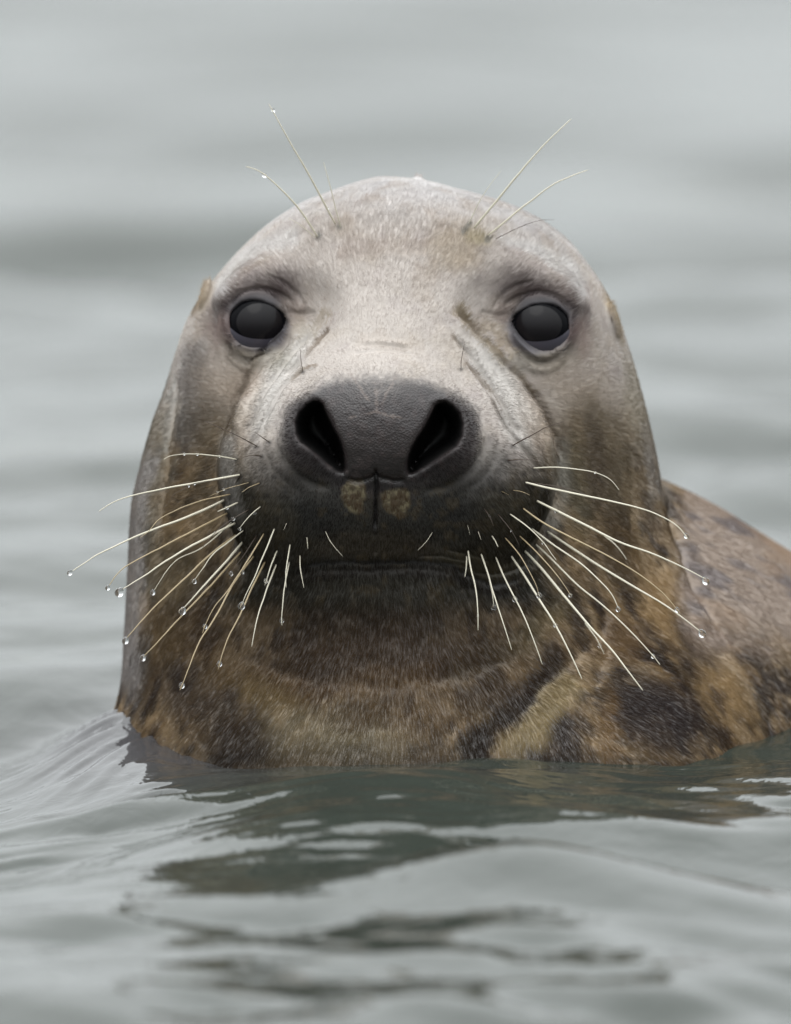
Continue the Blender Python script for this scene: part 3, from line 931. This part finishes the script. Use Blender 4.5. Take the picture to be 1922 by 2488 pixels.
def part(name, me, m=None, parent=seal, label=None):
    o = bpy.data.objects.new(name, me)
    COL.objects.link(o)
    o.parent = parent
    base = seal.location if parent is seal else Vector((0, 0, 0))
    if parent is seal:
        o.matrix_parent_inverse = Matrix.Translation(-seal.location)
    if m is not None and hasattr(me, 'materials') and not len(me.materials):
        me.materials.append(m)
    if label:
        o['label'] = label
    return o


leather = (1 - sstep(-10, 10, poly2(V, [(760, 960), (800, 925), (915, 915), (1040, 925), (1090, 960), (1010, 1150), (1000, 1180), (835, 1180), (830, 1150)]))) * (V[:, 2] < 300)
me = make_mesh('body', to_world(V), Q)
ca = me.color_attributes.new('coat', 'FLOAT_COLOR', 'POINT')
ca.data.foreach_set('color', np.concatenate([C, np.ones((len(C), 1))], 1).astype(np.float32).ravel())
dn_ = me.attributes.new('down', 'FLOAT', 'POINT')
inner = np.minimum(poly2(V, NOS_L), poly2(V, NOS_R))
down = .2 * (1 - leather) * sstep(10, 60, inner) * np.where(np.hypot(V[:, 0] - 915, V[:, 1] - 1080) < 260, .3, 1)
dn_.data.foreach_set('value', down.astype(np.float32))
la = me.attributes.new('leather', 'FLOAT', 'POINT')
leather = np.maximum(leather, .8 * sstep(1560, 1840, V[:, 1]))
la.data.foreach_set('value', leather.astype(np.float32))
body = part('body', me, skin)

# ---- short fur: real strands lying along the coat
HAIRS = 330000
Vq = V[Q]
cen = Vq.mean(1)
area = np.linalg.norm(np.cross(Vq[:, 2] - Vq[:, 0], Vq[:, 3] - Vq[:, 1]), axis=1) / 2
nq = N[Q].mean(1)
vis = (cen[:, 2] < 1500) & (cen[:, 1] > 410) & (nq[:, 2] < 0.45) & (cen[:, 1] < 1960) & (cen[:, 0] > 200) & (cen[:, 0] < 2000)
noz = 1 - sstep(-12, 16, poly2(cen, [(762, 950), (800, 916), (915, 905), (1040, 916), (1086, 950), (1010, 1150), (1000, 1180), (835, 1180), (830, 1150)]))
eye = np.maximum(np.hypot(cen[:, 0] - 621, cen[:, 1] - 780) < 74, np.hypot(cen[:, 0] - 1316, cen[:, 1] - 787) < 74)
inn = np.minimum(poly2(cen, NOS_L), poly2(cen, NOS_R)) < 3
lips = np.zeros(len(cen))
wgt = area * vis * (1 - noz) * (~eye) * (~inn)
wgt *= np.where(cen[:, 2] < 520, 1.0, 0.55)
wgt /= wgt.sum()
pick = rng.choice(len(Q), HAIRS, p=wgt)
uv = rng.random((HAIRS, 2))
a4 = ((1 - uv[:, :1]) * (1 - uv[:, 1:]), uv[:, :1] * (1 - uv[:, 1:]), uv[:, :1] * uv[:, 1:], (1 - uv[:, :1]) * uv[:, 1:])
root = sum(w_ * Vq[pick, k] for k, w_ in enumerate(a4))
nr = sum(w_ * N[Q[pick, k]] for k, w_ in enumerate(a4))
colr = sum(w_ * C[Q[pick, k]] for k, w_ in enumerate(a4))
nr /= np.linalg.norm(nr, axis=1)[:, None]
flow = np.stack([root[:, 0] - 925, root[:, 1] - 1000, np.full(HAIRS, 150.0)], -1)
pad = (np.abs(root[:, 0] - 940) < 430) & (root[:, 1] > 1150) & (root[:, 1] < 1420)
flow[pad, 1] += 200
flow /= np.linalg.norm(flow, axis=1)[:, None]
fl = flow - nr * (flow * nr).sum(1)[:, None]
fl /= np.maximum(np.linalg.norm(fl, axis=1), 1e-3)[:, None]
jit = np.stack([fbm(root, 70, 2, 91 + k) - .5 for k in range(3)], -1) * .6 + rng.normal(0, .08, (HAIRS, 3))
fl = fl + jit
fl -= nr * (fl * nr).sum(1)[:, None]
fl /= np.maximum(np.linalg.norm(fl, axis=1), 1e-3)[:, None]
dist = np.hypot(root[:, 0] - 920, root[:, 1] - 1020)
ln = (8 + 12 * sstep(200, 520, dist)) * rng.uniform(.7, 1.25, HAIRS)
lift = rng.uniform(.07, .20, HAIRS)
K = 4
pts_h = np.empty((HAIRS, K, 3))
for k in range(K):
    s_ = k / (K - 1)
    pts_h[:, k] = root + fl * (ln * s_)[:, None] + nr * (ln * (lift * s_ - .05 * s_ * s_) - .2)[:, None]
hc = bpy.data.hair_curves.new('fur')
hc.add_curves([K] * HAIRS)
hc.position_data.foreach_set('vector', to_world(pts_h).astype(np.float32).ravel())
radp = np.tile(np.array([.34, .32, .24, .08]) * S, (HAIRS, 1)) * rng.uniform(.7, 1.3, (HAIRS, 1))
ra_ = hc.attributes.get('radius') or hc.attributes.new('radius', 'FLOAT', 'POINT')
ra_.data.foreach_set('value', radp.astype(np.float32).ravel())
tone = np.exp(rng.normal(0, .045, HAIRS))[:, None]
lum = colr.mean(1)[:, None]
hcol = np.clip(colr * tone * 1.06 + 0.003, 0, .85)
hcA = hc.attributes.new('coat', 'FLOAT_COLOR', 'CURVE')
hcA.data.foreach_set('color', np.concatenate([hcol, np.ones((HAIRS, 1))], 1).astype(np.float32).ravel())
hc.materials.append(fur_m)
fur = part('fur', hc)
fur['kind'] = 'stuff'
print('fur', round(time.time() - _t, 1))

# ---- eyes
eye_m, t, b = mat('wet_eye')
b.inputs['Base Color'].default_value = (.004, .004, .005, 1)  # black and dull: the lid's shadow around the disc is in this colour
b.inputs['Roughness'].default_value = .18
b.inputs['Specular IOR Level'].default_value = .04
iris_m, t, b = mat('coated_pupil')  # dark glossy disc, outlined to give the sky's reflection its shape
b.inputs['Base Color'].default_value = (.006, .005, .006, 1)
b.inputs['Coat Weight'].default_value = .4
b.inputs['Coat IOR'].default_value = 1.30
b.inputs['Coat Roughness'].default_value = .04
b.inputs['Roughness'].default_value = .3
b.inputs['Specular IOR Level'].default_value = .1


def dome(c, r, axis, a0, a1, seg=48, rings=24, squash=1.0):
    """piece of a sphere between two polar angles round an axis, in the measuring frame"""
    ax = np.array(axis, float); ax /= np.linalg.norm(ax)
    u = np.cross(ax, (0, 1, 0)); u /= np.linalg.norm(u); v = np.cross(ax, u)
    P = []
    for i in range(rings + 1):
        a = a0 + (a1 - a0) * i / rings
        for j in range(seg):
            p = 2 * math.pi * j / seg
            e_ = a * (1 - (1 - squash) * abs(math.sin(p)) ** 1.5)
            P.append(np.array(c) + r * (math.cos(e_) * ax + math.sin(e_) * (math.cos(p) * u + math.sin(p) * v)))
    F = [(i * seg + j, i * seg + (j + 1) % seg, (i + 1) * seg + (j + 1) % seg, (i + 1) * seg + j) for i in range(rings) for j in range(seg)]
    return np.array(P), np.array(F)


lid_m = simple('wet_inner_lid', (66, 63, 72), .3)
for s in (-1, 1):
    ex, ey, ed = EYE_C[s]
    P_, F_ = dome((ex, ey, ed), EYE_RAD, (s * .05, -.05, -1), 0, math.pi)
    e = part('eye', make_mesh('eye', to_world(P_), F_), eye_m)
    P_, F_ = dome((ex, ey, ed), EYE_RAD + 1.2, (s * -.05, -.035, -1), 0, .69, 44, 10, .80)
    o = part('pupil', make_mesh('pupil', to_world(P_), F_), iris_m, parent=e)
    P_, n1, n2 = [], 48, 8
    for a_ in range(n1 + 1):
        q_ = a_ / n1
        ph_ = math.radians(12 + 165 * q_) if s < 0 else math.radians(3 + 165 * q_)
        tap = math.sin(math.pi * q_) ** .6
        for b_ in range(n2 + 1):
            lo = 1.02 - .58 * tap
            an = lo + (1.25 - lo) * b_ / n2
            rr = EYE_RAD + 1.6 + 1.2 * math.sin(math.pi * min(b_ / n2 * 1.5, 1))
            P_.append((ex + rr * math.sin(an) * math.cos(ph_), ey + rr * math.sin(an) * math.sin(ph_) * 1.0, ed - rr * math.cos(an)))
    F_ = [(i_ * (n2 + 1) + k_, i_ * (n2 + 1) + k_ + 1, (i_ + 1) * (n2 + 1) + k_ + 1, (i_ + 1) * (n2 + 1) + k_) for i_ in range(n1) for k_ in range(n2)]
    P_, F_ = np.array(P_), np.array(F_)
    part('third_eyelid', make_mesh('third_eyelid', to_world(P_), F_), lid_m, parent=e)

# ------------------------------------------------------------------ whiskers and beads of water
from mathutils.bvhtree import BVHTree
selq = (cen[:, 2] < 900) & (nq[:, 2] < 0.1) & (cen[:, 1] < 1700)
qs = Q[selq]
bvh = BVHTree.FromPolygons([tuple(v) for v in V], [tuple(int(k) for k in q_) for q_ in qs])


def depth_at(x, y, default=250):
    h = bvh.ray_cast(Vector((x, y, -400)), Vector((0, 0, 1)))
    return h[0].z if h[0] else default


whisk_m, t, b = mat('whisker_horn')
b.inputs['Base Color'].default_value = (*lin((204, 197, 178)), 1); b.inputs['Roughness'].default_value = .32
tan_m = simple('tan_whisker_horn', (166, 148, 116), .35)
brown_m = simple('brown_whisker_horn', (72, 58, 48), .4)
drop_m, t, b = mat('water_bead')
b.inputs['Base Color'].default_value = (1, 1, 1, 1); b.inputs['Roughness'].default_value = 0.0
b.inputs['IOR'].default_value = 1.333; b.inputs['Transmission Weight'].default_value = 1.0


def tube(pts, radii, sides=7):
    pts = np.array(pts, float)
    T = np.gradient(pts, axis=0); T /= np.linalg.norm(T, axis=1)[:, None]
    P, F = [], []
    for i, (p, tt) in enumerate(zip(pts, T)):
        u = np.cross(tt, (0, 0, 1)); u /= np.linalg.norm(u) + 1e-9; v = np.cross(tt, u)
        for j in range(sides):
            a = 2 * math.pi * j / sides
            P.append(p + radii[i] * (math.cos(a) * u + .7 * math.sin(a) * v))
    n = len(pts)
    for i in range(n - 1):
        for j in range(sides):
            F.append((i * sides + j, i * sides + (j + 1) % sides, (i + 1) * sides + (j + 1) % sides, (i + 1) * sides + j))
    return np.array(P), np.array(F)


def bead(c, r, axis):
    """pear-shaped bead, its neck towards the whisker"""
    ax = np.array(axis, float); ax /= np.linalg.norm(ax)
    u = np.cross(ax, (0, 0, 1)); u /= np.linalg.norm(u); v = np.cross(ax, u)
    P, F, seg, rings = [], [], 20, 14
    for i in range(rings + 1):
        a = math.pi * i / rings
        ct, st = math.cos(a), math.sin(a)
        l = ct * (1.0 + .35 * (ct > 0) * ct ** 2); w = st * (1 - .12 * max(ct, 0))
        for j in range(seg):
            p = 2 * math.pi * j / seg
            P.append(np.array(c) + r * (-l * ax + w * (math.cos(p) * u + math.sin(p) * v)))
    F = [(i * seg + j, i * seg + (j + 1) % seg, (i + 1) * seg + (j + 1) % seg, (i + 1) * seg + j) for i in range(rings) for j in range(seg)]
    return np.array(P), np.array(F)


MAT = {'pale': whisk_m, 'tan': tan_m, 'brown': brown_m}
for i, (fn, pts, th, kind, drops) in enumerate(W):
    f = {LF: .3972, RT: .3972, MID: .3557, BR: .6224}[fn]
    p2 = spline([fn(p) for p in pts], 8)
    L = [0]
    for a, b_ in zip(p2, p2[1:]):
        L.append(L[-1] + math.dist(a, b_))
    u_ = np.array(L) / L[-1]
    d0 = depth_at(*p2[0]) - 2
    if fn is BR:
        d1 = d0 - 0.35 * L[-1]
    elif kind == n_:
        d1 = d0 - 18 - 0.15 * L[-1]
    else:
        d1 = min(d0 - 25 - .12 * L[-1], max(90, d0 - .5 * L[-1]))
    dd = d0 + (d1 - d0) * (1 - (1 - u_) ** 1.6)
    p3 = np.column_stack([np.array(p2), dd])
    # keep clear of the coat
    for k in range(1, len(p3)):
        p3[k, 2] = min(p3[k, 2], depth_at(p3[k, 0], p3[k, 1], 900) - 4)
    p3[0, 2] += 6
    wob = np.array([fbm(p3 + 91.7 * i, 34, 2, 7)]).T.ravel() - .5
    p3[:, 0] += wob * 2.2 * sstep(0, .3, u_); p3[:, 1] += wob * 2.0 * sstep(0, .3, u_)
    r_ = 0.5 * th * f * (1.15 if fn is BR else 1.03) * np.where(u_ < .12, .8 + 1.7 * u_, 1.0) * (1 - .62 * u_ ** 1.5)
    r_[-1] *= .35
    P_, F_ = tube(p3, r_)
    wk = part('whisker', make_mesh('whisker', to_world(P_), F_), MAT[kind])
    for (cx_, cy_, rr) in drops:
        c2 = fn((cx_, cy_))
        k = int(np.argmin(np.hypot(p3[:, 0] - c2[0], p3[:, 1] - c2[1])))
        k2 = max(k - 1, 0)
        ax_ = (p3[min(k2 + 1, len(p3) - 1)] - p3[k2])
        ax_ = ax_ / np.linalg.norm(ax_)
        if rr > 12:
            ax_ = ax_ + np.array([0, .6, 0])
        P_, F_ = bead((c2[0], c2[1], p3[k, 2]), rr * f * 1.05, ax_)
        part('water_bead', make_mesh('water_bead', to_world(P_), F_), drop_m, parent=wk)
print('whiskers', round(time.time() - _t, 1))

# ------------------------------------------------------------------ water
def xs_graded(center, fine, half, grow, limit):
    out = [0.0]; h = fine
    while out[-1] < limit:
        if out[-1] > half:
            h *= grow
        out.append(out[-1] + h)
    out = np.array(out)
    return out


xp = xs_graded(0, .0022, .34, 1.028, 900)
gxw = np.concatenate([-xp[:0:-1], xp])
yb = xs_graded(0, .0035, .7, 1.012, 3500)       # behind the seal's front
yf = xs_graded(0, .0030, 1.9, 1.06, 60)
gyw = np.concatenate([-yf[:0:-1], yb])
print('water grid', len(gxw), len(gyw))
XX, YY = np.meshgrid(gxw, gyw, indexing='ij')
Xf, Yf = XX.ravel(), YY.ravel()
sp_x = np.gradient(gxw)[:, None] * np.ones_like(YY); sp_y = np.gradient(gyw)[None, :] * np.ones_like(XX)
spac = np.maximum(sp_x, sp_y).ravel()
wr = np.random.default_rng(21)
P2 = np.stack([Xf, Yf, np.zeros_like(Xf)], -1)
wx_ = (vnoise(P2, .9, 101) - .5) * .25; wy_ = (vnoise(P2, .7, 102) - .5) * .25
near_seal = np.exp(-((Xf + .01) / .17) ** 2 - ((Yf + .20) / .28) ** 2)
H = np.zeros_like(Xf)
fac_ = np.exp(-((Xf - .07) / .12) ** 2 - ((Yf + .60) / .10) ** 2)
# wave trains: wavelength (m), slope, number
for lam, slope, n in ((2.6, .045, 5), (1.2, .055, 6), (.55, .06, 8), (.27, .05, 9), (.13, .045, 10), (.065, .03, 10)):
    for i in range(n):
        l = lam * wr.uniform(.72, 1.35)
        a = wr.normal(0, .55) + math.pi / 2 + .12
        k = 2 * math.pi / l
        amp = slope / k / math.sqrt(n) * 1.6
        ph = k * (math.cos(a) * (Xf + wx_) + math.sin(a) * (Yf + wy_)) + wr.uniform(0, 6.28)
        cut = 1 - sstep(.18, .42, spac / l)
        calm = 1 - (.75 if lam > .2 else .35) * near_seal
        calm = calm * (1 + (.7 * np.exp(-((Yf + .1) / .3) ** 2 - (Xf / .3) ** 2) if lam < .2 else 0)) * (1 + .35 * sstep(1, 3, Yf)) * (1 + (1.1 if lam < .2 else -.35 if lam < .6 else 0) * sstep(-.56, -.80, Yf) * sstep(-3, -1.6, Yf))
        if lam < .2:
            calm = calm * (1 - .7 * fac_)
        H += amp * (np.sin(ph) + .22 * np.cos(2 * ph)) * cut * calm
H -= np.mean(H[(np.abs(Xf) < .12) & (np.abs(Yf) < .05)]) + .005
dd_ = np.hypot(Xf, Yf)
def gauss(cx, cy, rx, ry, rot=0):
    t = math.radians(rot)
    u = ((Xf - cx) * math.cos(t) + (Yf - cy) * math.sin(t)) / rx
    v = (-(Xf - cx) * math.sin(t) + (Yf - cy) * math.cos(t)) / ry
    return np.exp(-u * u - v * v)


env = (1 - .85 * gauss(.065, -.60, .12, .10)) * np.exp(-(Xf / .30) ** 4 - ((Yf + .16) / .24) ** 2) * (.35 + 1.1 * sstep(.42, .6, fbm(P2, .09, 2, 121)))
for lam, slope, n in ((.040, .085, 9), (.022, .075, 9)):
    for i in range(n):
        l = lam * wr.uniform(.7, 1.4); k = 2 * math.pi / l
        a = wr.normal(0, .32) + math.pi / 2
        H += env * slope / k / math.sqrt(n) * 1.5 * np.sin(k * (math.cos(a) * (Xf + wx_ * .3) + math.sin(a) * (Yf + wy_ * .3)) + wr.uniform(0, 6.28))
H *= 1 - sstep(60, 400, dd_)


# water piled against the left shoulder, falling away in threads
bump = gauss(-.158, .15, .056, .14, 0)
ang = np.arctan2(Yf - .13, Xf + .13)
thr = (fbm(np.stack([ang * .12, np.hypot(Xf + .13, Yf - .13) * .12, 0 * Xf], -1), .009, 3, 111) - .5)
H += .034 * bump * (1 + .28 * thr) + .010 * gauss(-.20, .10, .09, .12)
# the bow wave and the tilted facet in front
H += .028 * gauss(.065, -.55, .095, .075, 6) + .014 * gauss(.20, -.30, .11, .07, 14)
ft_ = np.clip(-.58 - Yf, 0, .6)
H -= .23 * ft_ * ft_ / (ft_ + .06)
H += .008 * gauss(-.17, -.15, .13, .022, -5) - .006 * gauss(-.05, -.20, .12, .07)
nwx, nwy = len(gxw), len(gyw)
ii = (np.arange(nwx - 1)[:, None] * nwy + np.arange(nwy - 1)[None, :]).ravel()
QW = np.stack([ii, ii + nwy, ii + nwy + 1, ii + 1], 1)
wme = make_mesh('water', np.stack([Xf, Yf, H], -1), QW)
water_m, t, b = mat('sea_water')
b.inputs['Base Color'].default_value = (.060, .072, .062, 1)
b.inputs['Transmission Weight'].default_value = .35
b.inputs['Roughness'].default_value = .03
b.inputs['IOR'].default_value = 1.333
gc = t.nodes.new('ShaderNodeTexCoord')
mp = t.nodes.new('ShaderNodeMapping'); mp.inputs['Scale'].default_value = (1, .8, 1)
nz = t.nodes.new('ShaderNodeTexNoise'); nz.inputs['Scale'].default_value = 42; nz.inputs['Detail'].default_value = 3; nz.inputs['Distortion'].default_value = .5
t.links.new(gc.outputs['Object'], mp.inputs[0]); t.links.new(mp.outputs[0], nz.inputs['Vector'])
bp = t.nodes.new('ShaderNodeBump'); bp.inputs['Strength'].default_value = .5; bp.inputs['Distance'].default_value = .0022
t.links.new(nz.outputs['Fac'], bp.inputs['Height']); t.links.new(bp.outputs[0], b.inputs['Normal'])
fa_ = wme.attributes.new('film', 'FLOAT', 'POINT')
film = np.clip(gauss(-.150, .12, .085, .17) * 1.2, 0, 1)
fa_.data.foreach_set('value', film.astype(np.float32))
an_ = t.nodes.new('ShaderNodeAttribute'); an_.attribute_name = 'film'
mf_ = t.nodes.new('ShaderNodeMix'); mf_.data_type = 'RGBA'
mf_.inputs['A'].default_value = (.044, .052, .043, 1); mf_.inputs['B'].default_value = (.085, .082, .086, 1)  # film tint: aerated water, with lavender sky reflection mixed into the colour
t.links.new(an_.outputs['Fac'], mf_.inputs['Factor']); t.links.new(mf_.outputs['Result'], b.inputs['Base Color'])
wme.materials.append(water_m)
wob_ = bpy.data.objects.new('water', wme)
COL.objects.link(wob_)
wob_['kind'] = 'structure'
bed = make_mesh('seabed_backing', np.array([(-900, -60, -1.2), (900, -60, -1.2), (900, 3500, -1.2), (-900, 3500, -1.2)], float), np.array([[0, 1, 2, 3]]))  # unseen plane, added to keep bright sky out of the water's refraction
bed.materials.append(simple('murky_backing', (70, 78, 66), .9))
bo = bpy.data.objects.new('seabed_backing', bed)
COL.objects.link(bo)
bo['kind'] = 'structure'
print('all', round(time.time() - _t, 1))
